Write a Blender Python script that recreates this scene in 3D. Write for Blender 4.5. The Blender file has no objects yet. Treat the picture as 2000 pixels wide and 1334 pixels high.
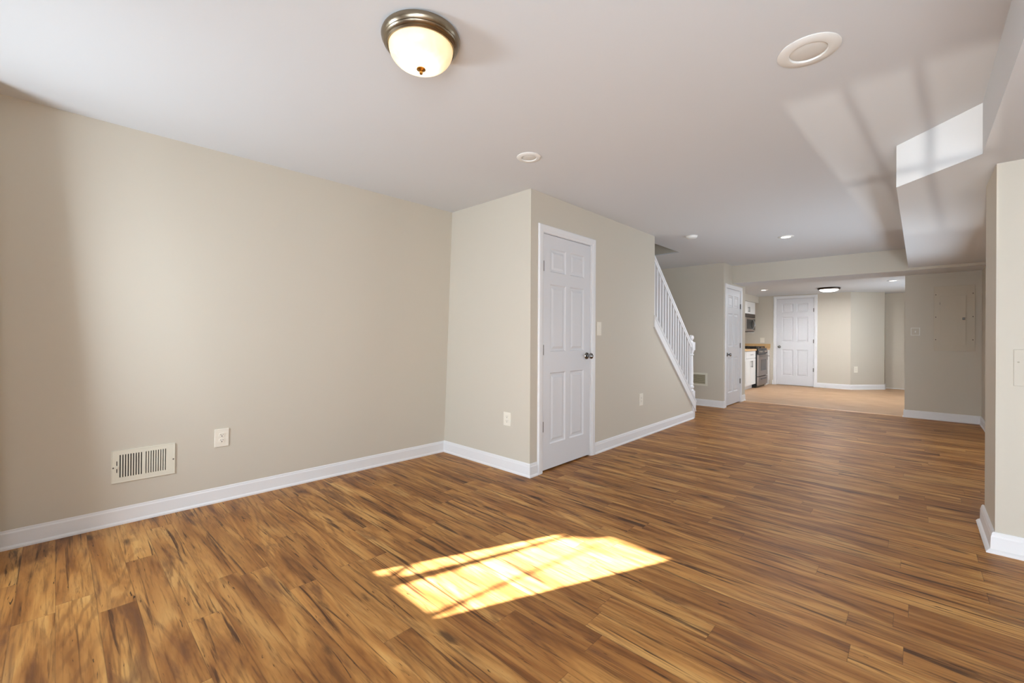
import bpy, bmesh, math, random
from mathutils import Vector, Matrix

S = bpy.context.scene
C = S.collection
PI = math.pi

# ---------------------------------------------------------------- camera
H_EYE = 1.1957
YAW, ROLL, FPX = 0.756, 0.005, 838.34
cd = bpy.data.cameras.new('camera')
cam = bpy.data.objects.new('camera', cd); C.objects.link(cam)
fw = Vector((-math.sin(YAW), math.cos(YAW), 0)); r0 = Vector((math.cos(YAW), math.sin(YAW), 0)); u0 = Vector((0, 0, 1))
RR = r0 * math.cos(ROLL) + u0 * math.sin(ROLL); UU = -r0 * math.sin(ROLL) + u0 * math.cos(ROLL)
m = Matrix((RR, UU, -fw)).transposed().to_4x4(); m.translation = (0, 0, H_EYE)
cam.matrix_world = m
cd.sensor_width = 36; cd.lens = FPX / 2000 * 36; cd.shift_y = (655.68 - 667) / 2000
cd.clip_start = 0.02; cd.clip_end = 200
S.camera = cam

# ---------------------------------------------------------------- light
S.view_settings.view_transform = 'Standard'
S.view_settings.look = 'None'
S.view_settings.gamma = 1
S.view_settings.use_curve_mapping = False
S.view_settings.exposure = 0.0
S.cycles.use_denoising = True
S.cycles.max_bounces = 10; S.cycles.diffuse_bounces = 8
S.cycles.sample_clamp_indirect = 4

world = bpy.data.worlds.new('sky'); S.world = world; world.use_nodes = True
bg = world.node_tree.nodes['Background']
bg.inputs[0].default_value = (0.75, 0.86, 1.0, 1); bg.inputs[1].default_value = 1.0

def lamp(name, kind, loc, direction, energy, color, **kw):
    l = bpy.data.lights.new(name, kind); l.energy = energy; l.color = color
    for k, v in kw.items(): setattr(l, k, v)
    o = bpy.data.objects.new(name, l); C.objects.link(o); o.location = loc
    o.rotation_euler = Vector(direction).to_track_quat('-Z', 'Y').to_euler()
    return o

# low sun through the small window behind the camera
SUN_AZ, SUN_TAN = math.radians(23.8), 0.411
lamp('sun', 'SUN', (-6, -10, 6), (math.sin(SUN_AZ), math.cos(SUN_AZ), -SUN_TAN), 125.0, (0.88, 0.94, 1.0), angle=0.010)
# sunlight thrown back up from glass across the yard, through the wide window
AZ2, TAN2 = math.radians(3.4), 0.25
d2 = Vector((math.sin(AZ2), math.cos(AZ2), TAN2)).normalized()
lamp('sun_glint', 'SPOT', Vector((-0.345, -1.05, 1.02)) - d2 * 40, d2, 48000, (1.0, 0.95, 0.86),
     spot_size=math.radians(2.4), spot_blend=0.0, shadow_soft_size=0.22)
# daylight at the windows
lamp('daylight_door', 'AREA', (1.05, -1.16, 0.92), (-0.10, 1, 0.03), 145, (0.78, 0.89, 1.0), shape='RECTANGLE', size=1.5, size_y=1.6)
lamp('daylight_window', 'AREA', (-0.345, -1.16, 1.02), (0, 1, 0), 38, (0.78, 0.89, 1.0), shape='RECTANGLE', size=0.72, size_y=0.88)
lamp('daylight_small', 'AREA', (-2.70, -1.16, 1.24), (0, 1, 0), 68, (0.78, 0.89, 1.0), shape='RECTANGLE', size=0.56, size_y=0.56)

lamp('added_fill_side', 'AREA', (1.50, 6.0, 0.55), (-1, 0, 0.40), 100, (0.78, 0.89, 1.0), shape='RECTANGLE', size=3.0, size_y=1.2)  # added fill through an unseen side window, lifting the middle of the room
lamp('added_fill_kitchen', 'AREA', (1.35, 11.0, 0.95), (-1, 0, 0.25), 70, (0.82, 0.91, 1.0), shape='RECTANGLE', size=2.4, size_y=1.4)  # added cool fill for the kitchen, from an unseen window on its right

# ---------------------------------------------------------------- node helpers
def srgb(r, g, b):
    f = lambda c: (c / 12.92 if c <= 0.04045 else ((c + 0.055) / 1.055) ** 2.4)
    return (f(r / 255), f(g / 255), f(b / 255), 1)

def new_mat(name):
    mt = bpy.data.materials.new(name); mt.use_nodes = True
    nt = mt.node_tree; b = nt.nodes['Principled BSDF']
    return mt, nt, b

def plain(name, col, rough=0.5, metal=0.0, spec=0.5, bump=0.0, bscale=200, vary=0.0):
    mt, nt, b = new_mat(name)
    b.inputs['Base Color'].default_value = col
    b.inputs['Roughness'].default_value = rough
    b.inputs['Metallic'].default_value = metal
    b.inputs['Specular IOR Level'].default_value = spec
    tc = nt.nodes.new('ShaderNodeTexCoord')
    n = nt.nodes.new('ShaderNodeTexNoise'); n.inputs['Scale'].default_value = bscale; n.inputs['Detail'].default_value = 3
    nt.links.new(tc.outputs['Object'], n.inputs['Vector'])
    if bump:
        bp = nt.nodes.new('ShaderNodeBump'); bp.inputs['Strength'].default_value = bump; bp.inputs['Distance'].default_value = 0.002
        nt.links.new(n.outputs['Fac'], bp.inputs['Height']); nt.links.new(bp.outputs['Normal'], b.inputs['Normal'])
    if vary:
        mx = nt.nodes.new('ShaderNodeMix'); mx.data_type = 'RGBA'; mx.blend_type = 'MULTIPLY'
        mx.inputs['Factor'].default_value = vary; mx.inputs['A'].default_value = col
        nt.links.new(n.outputs['Color'], mx.inputs['B']); nt.links.new(mx.outputs['Result'], b.inputs['Base Color'])
    return mt

def emit(name, col, strength):
    mt, nt, b = new_mat(name)
    b.inputs['Base Color'].default_value = (0.8, 0.8, 0.8, 1)
    b.inputs['Emission Color'].default_value = col; b.inputs['Emission Strength'].default_value = strength
    return mt

class NT:
    def __init__(s, nt): s.nt = nt
    def n(s, t, **kw):
        nd = s.nt.nodes.new(t)
        for k, v in kw.items(): setattr(nd, k, v)
        return nd
    def put(s, sock, v):
        if hasattr(v, 'is_linked'): s.nt.links.new(v, sock)
        else: sock.default_value = v
    def m(s, op, a, b=0.0, c=0.0):
        nd = s.n('ShaderNodeMath', operation=op)
        s.put(nd.inputs[0], a); s.put(nd.inputs[1], b); s.put(nd.inputs[2], c)
        return nd.outputs[0]
    def xyz(s, x, y, z):
        nd = s.n('ShaderNodeCombineXYZ')
        s.put(nd.inputs[0], x); s.put(nd.inputs[1], y); s.put(nd.inputs[2], z); return nd.outputs[0]
    def noise(s, vec, scale=1.0, detail=4.0, rough=0.5, dist=0.0):
        nd = s.n('ShaderNodeTexNoise'); s.put(nd.inputs['Vector'], vec)
        nd.inputs['Scale'].default_value = scale; nd.inputs['Detail'].default_value = detail
        nd.inputs['Roughness'].default_value = rough; nd.inputs['Distortion'].default_value = dist
        return nd.outputs['Fac']
    def ramp(s, fac, stops, interp='LINEAR'):
        nd = s.n('ShaderNodeValToRGB'); s.put(nd.inputs[0], fac); cr = nd.color_ramp; cr.interpolation = interp
        while len(cr.elements) < len(stops): cr.elements.new(0.5)
        for e, (p, c) in zip(cr.elements, stops):
            e.position = p; e.color = c if len(c) == 4 else (*c, 1)
        return nd.outputs[0]
    def step(s, fac, lo, hi):
        nd = s.n('ShaderNodeMapRange'); nd.interpolation_type = 'SMOOTHSTEP'
        s.put(nd.inputs[0], fac); nd.inputs[1].default_value = lo; nd.inputs[2].default_value = hi
        return nd.outputs[0]
    def mix(s, fac, a, b, blend='MIX'):
        nd = s.n('ShaderNodeMix', data_type='RGBA', blend_type=blend)
        s.put(nd.inputs['Factor'], fac); s.put(nd.inputs['A'], a); s.put(nd.inputs['B'], b)
        return nd.outputs['Result']

def wood_floor():
    mt, nt, b = new_mat('wood_plank'); q = NT(nt)
    tc = q.n('ShaderNodeTexCoord'); sp = q.n('ShaderNodeSeparateXYZ'); nt.links.new(tc.outputs['Object'], sp.inputs[0])
    x, y = sp.outputs[0], sp.outputs[1]
    W, L = 0.125, 1.22
    ry = q.m('DIVIDE', y, W); row = q.m('FLOOR', ry); fy = q.m('FRACT', ry)
    wn = q.n('ShaderNodeTexWhiteNoise', noise_dimensions='1D'); nt.links.new(row, wn.inputs['W'])
    px = q.m('ADD', q.m('DIVIDE', x, L), q.m('MULTIPLY', wn.outputs['Value'], 7.3)); col = q.m('FLOOR', px); fx = q.m('FRACT', px)
    w2 = q.n('ShaderNodeTexWhiteNoise', noise_dimensions='2D'); nt.links.new(q.xyz(row, col, 0), w2.inputs['Vector'])
    sc = q.n('ShaderNodeSeparateColor'); nt.links.new(w2.outputs['Color'], sc.inputs[0])
    ra, rb, rc = sc.outputs[0], sc.outputs[1], sc.outputs[2]
    ox = q.m('MULTIPLY', ra, 31.0); oy = q.m('MULTIPLY', rb, 17.0); oz = q.m('MULTIPLY', rc, 9.0)
    def vec(sx, sy, dz=0.0):
        return q.xyz(q.m('ADD', q.m('MULTIPLY', x, sx), ox), q.m('ADD', q.m('MULTIPLY', y, sy), oy), q.m('ADD', oz, dz))
    # broad figure of the timber
    n1 = q.noise(vec(1.3, 9.0), 1.0, 4, 0.5, 1.1)
    base = q.ramp(n1, [(0.27, srgb(114, 72, 35)), (0.41, srgb(160, 109, 57)), (0.55, srgb(190, 139, 78)), (0.74, srgb(214, 170, 106))])
    # plank to plank tone
    tone = q.ramp(ra, [(0.0, srgb(226, 214, 204)), (0.5, srgb(242, 238, 232)), (1.0, srgb(255, 250, 242))])
    base = q.mix(1.0, base, tone, 'MULTIPLY')
    # cathedral rings
    wv = q.n('ShaderNodeTexWave', wave_type='RINGS', rings_direction='Z'); q.put(wv.inputs['Vector'], vec(0.55, 4.5, 2.0))
    wv.inputs['Scale'].default_value = 3.2; wv.inputs['Distortion'].default_value = 5.0; wv.inputs['Detail'].default_value = 3; wv.inputs['Detail Scale'].default_value = 1.4
    ringm = q.step(q.noise(vec(1.0, 5.0, 5.0), 1.0, 2), 0.48, 0.66)
    ring = q.m('MULTIPLY', q.step(wv.outputs['Fac'], 0.55, 1.0), q.m('MULTIPLY', ringm, 0.45))
    base = q.mix(ring, base, srgb(112, 72, 38))
    # long fine grain
    n2 = q.noise(vec(5.0, 95.0), 1.0, 4, 0.6, 0.3)
    base = q.mix(q.m('MULTIPLY', q.step(n2, 0.47, 0.72), 0.55), base, srgb(96, 62, 34))
    # smoky heart-wood patches
    n4 = q.noise(vec(1.5, 10.0, 3.0), 1.0, 4, 0.55, 1.5)
    base = q.mix(q.m('MULTIPLY', q.step(n4, 0.52, 0.72), 0.7), base, srgb(98, 62, 40))
    # dark mineral streaks
    n3 = q.noise(vec(1.15, 27.0, 7.0), 1.0, 5, 0.60, 1.1)
    base = q.mix(q.m('MULTIPLY', q.step(n3, 0.545, 0.67), 0.9), base, srgb(64, 36, 20))
    # short checks and worm marks
    n5 = q.noise(vec(5.5, 58.0, 4.0), 1.0, 3, 0.5, 1.6)
    base = q.mix(q.m('MULTIPLY', q.step(n5, 0.67, 0.73), 0.9), base, srgb(44, 26, 16))
    # knots
    vo = q.n('ShaderNodeTexVoronoi'); q.put(vo.inputs['Vector'], vec(2.0, 7.0, 0.0)); vo.inputs['Scale'].default_value = 1.0
    kd = q.m('ADD', vo.outputs['Distance'], q.m('MULTIPLY', q.m('SUBTRACT', q.noise(vec(9, 30), 1, 3), 0.5), 0.25))
    sk = q.n('ShaderNodeSeparateColor'); nt.links.new(vo.outputs['Color'], sk.inputs[0])
    kn = q.m('MULTIPLY', q.m('SUBTRACT', 1.0, q.step(kd, 0.04, 0.17)), q.m('GREATER_THAN', sk.outputs[0], 0.72))
    base = q.mix(q.m('MULTIPLY', kn, 0.8), base, srgb(58, 36, 24))
    # joints between planks
    ey = q.m('MINIMUM', fy, q.m('SUBTRACT', 1.0, fy)); ex = q.m('MULTIPLY', q.m('MINIMUM', fx, q.m('SUBTRACT', 1.0, fx)), L / W)
    joint = q.m('SUBTRACT', 1.0, q.step(q.m('MINIMUM', ey, ex), 0.003, 0.018))
    base = q.mix(q.m('MULTIPLY', joint, 0.35), base, srgb(58, 36, 20))
    nt.links.new(base, b.inputs['Base Color'])
    rg = q.m('ADD', 0.38, q.m('MULTIPLY', n2, 0.16)); nt.links.new(rg, b.inputs['Roughness'])
    b.inputs['Specular IOR Level'].default_value = 0.30
    bp = q.n('ShaderNodeBump'); bp.inputs['Strength'].default_value = 0.25; bp.inputs['Distance'].default_value = 0.002
    hgt = q.m('SUBTRACT', q.m('MULTIPLY', n2, 0.4), q.m('ADD', joint, q.m('MULTIPLY', q.step(n3, 0.6, 0.7), 0.3)))
    nt.links.new(hgt, bp.inputs['Height']); nt.links.new(bp.outputs['Normal'], b.inputs['Normal'])
    return mt

def kitchen_floor():
    mt, nt, b = new_mat('tan_vinyl'); q = NT(nt)
    tc = q.n('ShaderNodeTexCoord')
    n = q.noise(tc.outputs['Object'], 3.0, 6, 0.6, 0.4)
    c = q.ramp(n, [(0.3, srgb(172, 136, 102)), (0.7, srgb(192, 158, 124))])
    nt.links.new(c, b.inputs['Base Color']); b.inputs['Roughness'].default_value = 0.45
    return mt

def dome_glass():
    # frosted lamp glass: hottest around the two bulbs, amber towards the rim
    mt, nt, b = new_mat('frosted_glass_lit'); q = NT(nt)
    tc = q.n('ShaderNodeTexCoord'); sp = q.n('ShaderNodeSeparateXYZ'); nt.links.new(tc.outputs['Object'], sp.inputs[0])
    x, y, z = sp.outputs
    rad = q.m('SQRT', q.m('ADD', q.m('MULTIPLY', x, x), q.m('MULTIPLY', y, y)))
    nz = q.m('MULTIPLY', q.m('SUBTRACT', q.noise(tc.outputs['Object'], 14.0, 3, 0.5, 1.0), 0.5), 0.05)
    t = q.m('ADD', rad, nz)
    col = q.ramp(q.m('DIVIDE', t, 0.14), [(0.35, (1.0, 0.93, 0.78, 1)), (0.75, (1.0, 0.76, 0.42, 1)), (1.0, (1.0, 0.62, 0.22, 1))])
    st = q.m('ADD', 0.62, q.m('MULTIPLY', q.m('SUBTRACT', 1.0, q.step(t, 0.02, 0.118)), 1.5))
    nt.links.new(col, b.inputs['Emission Color']); nt.links.new(st, b.inputs['Emission Strength'])
    b.inputs['Base Color'].default_value = srgb(240, 225, 195); b.inputs['Roughness'].default_value = 0.35
    return mt

def window_glass():
    mt, nt, b = new_mat('window_glass'); nt.nodes.remove(b)
    out = nt.nodes['Material Output']; t = nt.nodes.new('ShaderNodeBsdfTransparent'); g = nt.nodes.new('ShaderNodeBsdfGlossy')
    g.inputs['Roughness'].default_value = 0.02; mx = nt.nodes.new('ShaderNodeMixShader'); mx.inputs[0].default_value = 0.06
    nt.links.new(t.outputs[0], mx.inputs[1]); nt.links.new(g.outputs[0], mx.inputs[2]); nt.links.new(mx.outputs[0], out.inputs[0])
    return mt

M = dict(
    panel=plain('beige_enamel', srgb(200, 190, 171), 0.4),
    wall=plain('beige_paint', srgb(205, 198, 184), 0.62, spec=0.3, bump=0.06, bscale=260),
    ceil=plain('white_ceiling_paint', srgb(216, 219, 222), 0.8, spec=0.2, bump=0.04, bscale=220),
    trim=plain('white_trim_paint', srgb(234, 234, 235), 0.35, spec=0.5),
    door=plain('white_door_paint', srgb(221, 222, 225), 0.4, spec=0.5, bump=0.03, bscale=120),
    wood=wood_floor(), vinyl=kitchen_floor(),
    chrome=plain('polished_nickel', srgb(150, 150, 150), 0.12, 1.0),
    hinge=plain('satin_steel', srgb(120, 118, 114), 0.3, 1.0),
    nickel=plain('brushed_nickel', srgb(150, 138, 120), 0.28, 1.0, bump=0.02, bscale=400),
    brass=plain('antique_brass', srgb(178, 132, 66), 0.3, 1.0),
    vent=plain('cream_enamel', srgb(226, 222, 206), 0.4),
    plate=plain('ivory_plastic', srgb(236, 230, 216), 0.35),
    white=plain('white_plastic', srgb(236, 236, 232), 0.4),
    dark=plain('opening_shade', srgb(30, 26, 22), 0.8),  # near-black colour standing in for the shade inside slots and ducts
    lens=plain('unlit_lens', srgb(222, 220, 214), 0.5),
    can_on=emit('lit_lens', (1, 0.95, 0.86, 1), 9.0),
    dome=dome_glass(), glass=window_glass(),
    steel=plain('stainless_steel', srgb(176, 166, 158), 0.34, 1.0, bump=0.02, bscale=300),
    black=plain('black_enamel', srgb(22, 20, 20), 0.25),
    iron=plain('cast_iron', srgb(18, 17, 17), 0.6),
    ovenglass=plain('oven_glass', srgb(58, 50, 46), 0.1),
    cab=plain('white_cabinet_laminate', srgb(236, 233, 228), 0.4),
    counter=plain('tan_laminate', srgb(214, 176, 124), 0.4, vary=0.2, bscale=60),
    stairwood=plain('stair_carpet_tan', srgb(170, 146, 112), 0.9, bump=0.2, bscale=500),
    bronze=plain('oil_bronze', srgb(60, 50, 44), 0.4, 1.0),
    bark=plain('bark', srgb(90, 74, 60), 0.9),
    scuff=plain('grey_scuff', srgb(176, 168, 152), 0.8),
    lawn=plain('winter_lawn', srgb(128, 120, 84), 0.95, vary=0.4, bscale=4),
)

# ---------------------------------------------------------------- mesh helpers
def obj(name, bm, mat, parent=None, loc=None, smooth=False, rot=None):
    bmesh.ops.recalc_face_normals(bm, faces=bm.faces)
    me = bpy.data.meshes.new(name); bm.to_mesh(me); bm.free()
    if smooth:
        for p in me.polygons: p.use_smooth = True
    for mm in (mat if isinstance(mat, (list, tuple)) else [mat]): me.materials.append(mm)
    o = bpy.data.objects.new(name, me); C.objects.link(o)
    if parent: o.parent = parent
    if loc: o.location = loc
    if rot: o.rotation_euler = rot
    if smooth:
        mod = o.modifiers.new('edges', 'EDGE_SPLIT'); mod.split_angle = math.radians(40)
    return o

def struct(name, bm, mat, parent=None, **kw):
    o = obj(name, bm, mat, parent, **kw)
    if parent is None: o['kind'] = 'structure'
    return o

def tag(o, label, cat, group=None):
    o['label'] = label; o['category'] = cat
    if group: o['group'] = group
    return o

def thing(name, label, cat, loc, rot=(0, 0, 0), group=None):
    o = bpy.data.objects.new(name, None); C.objects.link(o); o.empty_display_size = 0.1
    o.location = loc; o.rotation_euler = rot
    if label: tag(o, label, cat, group)
    return o

def box(bm, x0, x1, y0, y1, z0, z1, bev=0.0, mi=0):
    vs = [bm.verts.new((x, y, z)) for x in (x0, x1) for y in (y0, y1) for z in (z0, z1)]
    idx = [(0, 1, 3, 2), (4, 6, 7, 5), (0, 4, 5, 1), (2, 3, 7, 6), (0, 2, 6, 4), (1, 5, 7, 3)]
    fs = [bm.faces.new([vs[i] for i in f]) for f in idx]
    for f in fs: f.material_index = mi
    if bev:
        es = list({e for f in fs for e in f.edges})
        r = bmesh.ops.bevel(bm, geom=es, offset=bev, segments=2, affect='EDGES', profile=0.5)
        for f in r['faces']: f.material_index = mi
    return bm

def B(*a, **k): return box(bmesh.new(), *a, **k)

def prism(bm, pts, axis, a, b, mi=0):
    """closed polygon of 2D pts extruded along axis from a to b (0: pts are y,z  1: x,z  2: x,y)"""
    def P(p, t):
        return (t, p[0], p[1]) if axis == 0 else (p[0], t, p[1]) if axis == 1 else (p[0], p[1], t)
    A = [bm.verts.new(P(p, a)) for p in pts]; Bv = [bm.verts.new(P(p, b)) for p in pts]
    n = len(pts)
    fs = [bm.faces.new(A[::-1]), bm.faces.new(Bv)]
    for i in range(n): fs.append(bm.faces.new((A[i], A[(i + 1) % n], Bv[(i + 1) % n], Bv[i])))
    for f in fs: f.material_index = mi
    return bm

def lathe(bm, prof, seg=48, cx=0, cy=0, mi=0):
    """prof: (r, z) list, about z"""
    rings = []
    for r, z in prof:
        if r < 1e-6: rings.append([bm.verts.new((cx, cy, z))])
        else: rings.append([bm.verts.new((cx + r * math.cos(2 * PI * i / seg), cy + r * math.sin(2 * PI * i / seg), z)) for i in range(seg)])
    for a, b in zip(rings, rings[1:]):
        for i in range(seg):
            j = (i + 1) % seg
            if len(a) == 1 and len(b) == 1: continue
            if len(a) == 1: f = bm.faces.new((a[0], b[i], b[j]))
            elif len(b) == 1: f = bm.faces.new((a[i], b[0], a[j]))
            else: f = bm.faces.new((a[i], b[i], b[j], a[j]))
            f.material_index = mi
    return bm

def tube(bm, pts, r, seg=10):
    pts = [Vector(p) for p in pts]; rings = []
    for i, p in enumerate(pts):
        t = (pts[min(i + 1, len(pts) - 1)] - pts[max(i - 1, 0)]).normalized()
        a = t.orthogonal().normalized() if i == 0 else (rings_a - t * rings_a.dot(t)).normalized()
        rings_a = a; b = t.cross(a)
        rr = r[i] if isinstance(r, (list, tuple)) else r
        rings.append([bm.verts.new(p + (a * math.cos(2 * PI * k / seg) + b * math.sin(2 * PI * k / seg)) * rr) for k in range(seg)])
    for A, Bq in zip(rings, rings[1:]):
        for k in range(seg): bm.faces.new((A[k], A[(k + 1) % seg], Bq[(k + 1) % seg], Bq[k]))
    bm.faces.new(rings[0][::-1]); bm.faces.new(rings[-1])
    return bm

BASE_PROF = [(0, 0), (0.021, 0), (0.021, 0.010), (0.015, 0.019), (0.013, 0.020), (0.013, 0.088), (0.010, 0.096), (0.0095, 0.104), (0.004, 0.114), (0, 0.114)]
def sweep(bm, path, prof, caps=True):
    """moulding profile (out, up) swept along an xy path; out is to the left of travel"""
    n = len(path); rows = []
    for i, p in enumerate(path):
        p = Vector(p[:2])
        def nrm(a, b):
            d = (Vector(b[:2]) - Vector(a[:2])).normalized(); return Vector((-d.y, d.x))
        if i == 0: k = nrm(path[0], path[1])
        elif i == n - 1: k = nrm(path[-2], path[-1])
        else:
            n1, n2 = nrm(path[i - 1], path[i]), nrm(path[i], path[i + 1]); k = (n1 + n2); k = k / (1 + n1.dot(n2))
        rows.append([bm.verts.new((p.x + k.x * o, p.y + k.y * o, u)) for o, u in prof])
    m_ = len(prof)
    for a, b in zip(rows, rows[1:]):
        for j in range(m_): bm.faces.new((a[j], a[(j + 1) % m_], b[(j + 1) % m_], b[j]))
    if caps: bm.faces.new(rows[0]); bm.faces.new(rows[-1][::-1])
    return bm

def wall_boxes(bm, axis, u0, u1, z0, z1, n0, n1, holes=(), nb=None):
    """flat wall: thickness n0..n1 (n0 = room face) on the given normal axis, holes (ua, ub, za, zb) cut to depth nb (or through)"""
    def put(ua, ub, za, zb, na, nbk):
        if ub - ua < 1e-5 or zb - za < 1e-5: return
        lo, hi = min(na, nbk), max(na, nbk)
        if axis == 0: box(bm, lo, hi, ua, ub, za, zb)
        else: box(bm, ua, ub, lo, hi, za, zb)
    if nb is not None: put(u0, u1, z0, z1, nb, n1)
    back = nb if nb is not None else n1
    us = sorted({u0, u1, *[h[0] for h in holes], *[h[1] for h in holes]})
    for a, b in zip(us, us[1:]):
        mid = (a + b) / 2; hs = sorted([h for h in holes if h[0] < mid < h[1]], key=lambda h: h[2]); z = z0
        for h in hs: put(a, b, z, h[2], n0, back); z = h[3]
        put(a, b, z, z1, n0, back)
    return bm

# ---------------------------------------------------------------- the room shell
CZ = 2.44                       # main ceiling
SZ = 2.17                       # soffit underside
BZ = 2.133                      # beam underside
KZ = 2.235                      # kitchen ceiling
XD = -2.375                     # closet / stair wall face
YF = 2.745                      # short wall face
YV = 7.68                       # wall with the return grille
XC2 = -2.36                     # closet door wall near the kitchen
YP = 8.766                      # wall with the electrical panel
YB = -1.0                       # wall behind the camera

def xl(y, z):                   # left wall face, slightly out of plumb
    b = -3.66 + (y + 0.21) * 0.0385; t = -3.473 + (y + 0.21) * 0.0152
    return b + (t - b) * z / CZ

# floors
struct('floor', B(-3.9, 2.2, -1.3, 8.80, -0.1, 0), M['wood'])
struct('floor_kitchen', B(-3.6, 1.2, 8.80, 13.6, -0.1, 0.0), M['vinyl'])
o = struct('trim_1', prism(bmesh.new(), [(8.775, 0), (8.79, 0.006), (8.82, 0.006), (8.835, 0)], 0, XC2, -0.13), plain('tan_strip', srgb(214, 180, 140), 0.4))

# left wall
bm = bmesh.new(); ys = [-1.2 + i * (YF + 0.06 + 1.2) / 12 for i in range(13)]; zs = [i * CZ / 6 for i in range(7)]
g = [[bm.verts.new((xl(y, z), y, z)) for z in zs] for y in ys]; gb = [[bm.verts.new((-3.95, y, z)) for z in zs] for y in ys]
for G in (g, gb):
    for i in range(12):
        for j in range(6): bm.faces.new((G[i][j], G[i + 1][j], G[i + 1][j + 1], G[i][j + 1]))
for i in range(12):
    bm.faces.new((g[i][0], gb[i][0], gb[i + 1][0], g[i + 1][0])); bm.faces.new((g[i][6], g[i + 1][6], gb[i + 1][6], gb[i][6]))
for j in range(6):
    bm.faces.new((g[0][j], g[0][j + 1], gb[0][j + 1], gb[0][j])); bm.faces.new((g[12][j], gb[12][j], gb[12][j + 1], g[12][j + 1]))
struct('wall_left', bm, M['wall'])

# short wall facing the camera at the end of the left wall
struct('wall_alcove', B(-3.9, XD - 0.0, YF, YF + 0.12, 0, CZ), M['wall'])

# closet and stair wall with the first door; the part beyond the newel follows the stair
D1 = (2.905, 3.668, 0.0, 2.102)
bm = bmesh.new()
wall_boxes(bm, 0, YF + 0.12, 5.10, 0, CZ, XD, XD - 0.12, [D1], nb=XD - 0.06)
def str_top(y): return 1.443 - (y - 5.10) * 0.880        # top line of the stringer
prism(bm, [(5.10, 0), (6.36, 0), (6.36, str_top(6.36) - 0.014), (5.10, str_top(5.10) - 0.014)], 0, XD - 0.12, XD)
struct('wall_stair', bm, M['wall'])

# stair well walls, above and beside the flight
bm = bmesh.new()
box(bm, -3.58, -3.46, YF + 0.12, YV, 0, 3.9)
struct('wall_stairwell_left', bm, M['wall'])
bm = bmesh.new()
box(bm, -3.46, -2.44, 6.32, 6.42, CZ + 0.014, 3.9); box(bm, -2.56, -2.44, 3.0, 6.32, CZ + 0.014, 3.9)
box(bm, -3.46, -2.44, 2.88, 3.0, CZ + 0.014, 3.9); box(bm, -3.58, -2.44, 2.88, 6.42, 3.9, 4.0)
struct('wall_stairwell_upper', bm, M['wall'])
struct('wall_grille', B(-3.58, XC2, YV, YV + 0.11, 0, CZ), M['wall'])
D2 = (7.815, 8.625, 0.0, 2.035)
bm = bmesh.new(); wall_boxes(bm, 0, YV + 0.11, 8.80, 0, CZ, XC2, XC2 - 0.12, [D2], nb=XC2 - 0.06)
struct('wall_pantry', bm, M['wall'])
struct('wall_kitchen_return', B(-3.5, XC2, 8.80, 8.92, 0, CZ), M['wall'])

# kitchen walls
YK = 12.45
struct('wall_kitchen_left', B(-3.5, -3.35, 8.92, YK + 0.2, 0, KZ), M['wall'])
D3 = (-2.575, -1.79, 0.0, 2.15)
bm = bmesh.new(); wall_boxes(bm, 1, -3.35, -1.10, 0, KZ, YK, YK + 0.12, [D3], nb=YK + 0.06)
prism(bm, [(-1.10, YK), (-0.54, 13.08), (-0.54, 13.40), (-0.70, 13.40), (-1.10, YK + 0.2)], 2, 0, KZ)
struct('wall_kitchen_back', bm, M['wall'])
struct('wall_kitchen_recess', B(-0.70, 0.8, 13.40, 13.52, 0, KZ), M['wall'])
struct('wall_kitchen_right', wall_boxes(bmesh.new(), 0, YP + 0.12, 13.40, 0, KZ, 0.70, 0.82, [(10.0, 12.0, 0.50, 1.75)]), M['wall'])
struct('wall_panel', B(-0.13, 0.82, YP, YP + 0.12, 0, BZ), M['wall'])
struct('wall_recess_right', wall_boxes(bmesh.new(), 0, 4.10, YP, 0, BZ + 0.04, 0.655, 0.80, [(4.8, 7.2, 0.45, 1.55)]), M['wall'])
XC, YC = 0.322, 3.60
struct('wall_column', B(XC, 2.2, YC, 4.10, 0, SZ), M['wall'])
struct('wall_right', B(2.0, 2.2, -1.2, YC, 0, CZ), M['wall'])

# wall behind the camera with its windows
W_SUN = (-2.985, -2.40, 0.95, 1.525); W_DOOR = (0.30, 1.85, 0.06, 1.78)
W_WIDE = (-0.72, 0.005, 0.566, 1.476)
bm = bmesh.new(); wall_boxes(bm, 1, -3.9, 2.2, 0, CZ, YB, YB - 0.15, [W_SUN, W_WIDE, W_DOOR])
struct('wall_back', bm, M['wall'])
def window(n, w, cols, rows, bar):
    x0, x1, z0, z1 = w; t = 0.03
    bm = bmesh.new(); ya, yb = YB - 0.10, YB - 0.05
    box(bm, x0 - 0.02, x0 + 0.006, ya, yb, z0, z1); box(bm, x1 - 0.006, x1 + 0.02, ya, yb, z0, z1)
    box(bm, x0, x1, ya, yb, z0 - 0.02, z0 + 0.006); box(bm, x0, x1, ya, yb, z1 - 0.006, z1 + 0.02)
    for i in range(1, cols): c = x0 + (x1 - x0) * i / cols; box(bm, c - bar / 2, c + bar / 2, ya + 0.01, yb - 0.01, z0, z1)
    for r in rows: c = z0 + (z1 - z0) * r; box(bm, x0, x1, ya + 0.012, yb - 0.012, c - bar * 0.35, c + bar * 0.35)
    f = struct('window_%d' % n, bm, M['trim'])
    struct('pane', B(x0, x1, YB - 0.078, YB - 0.072, z0, z1), M['glass'], parent=f)
struct('wall_shade_stub', B(-3.95, -3.25, YB, -0.26, 0, CZ), M['wall'])  # unseen wall stub, added to shade the near end of the left wall
window(1, W_SUN, 1, [], 0.0)
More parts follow.
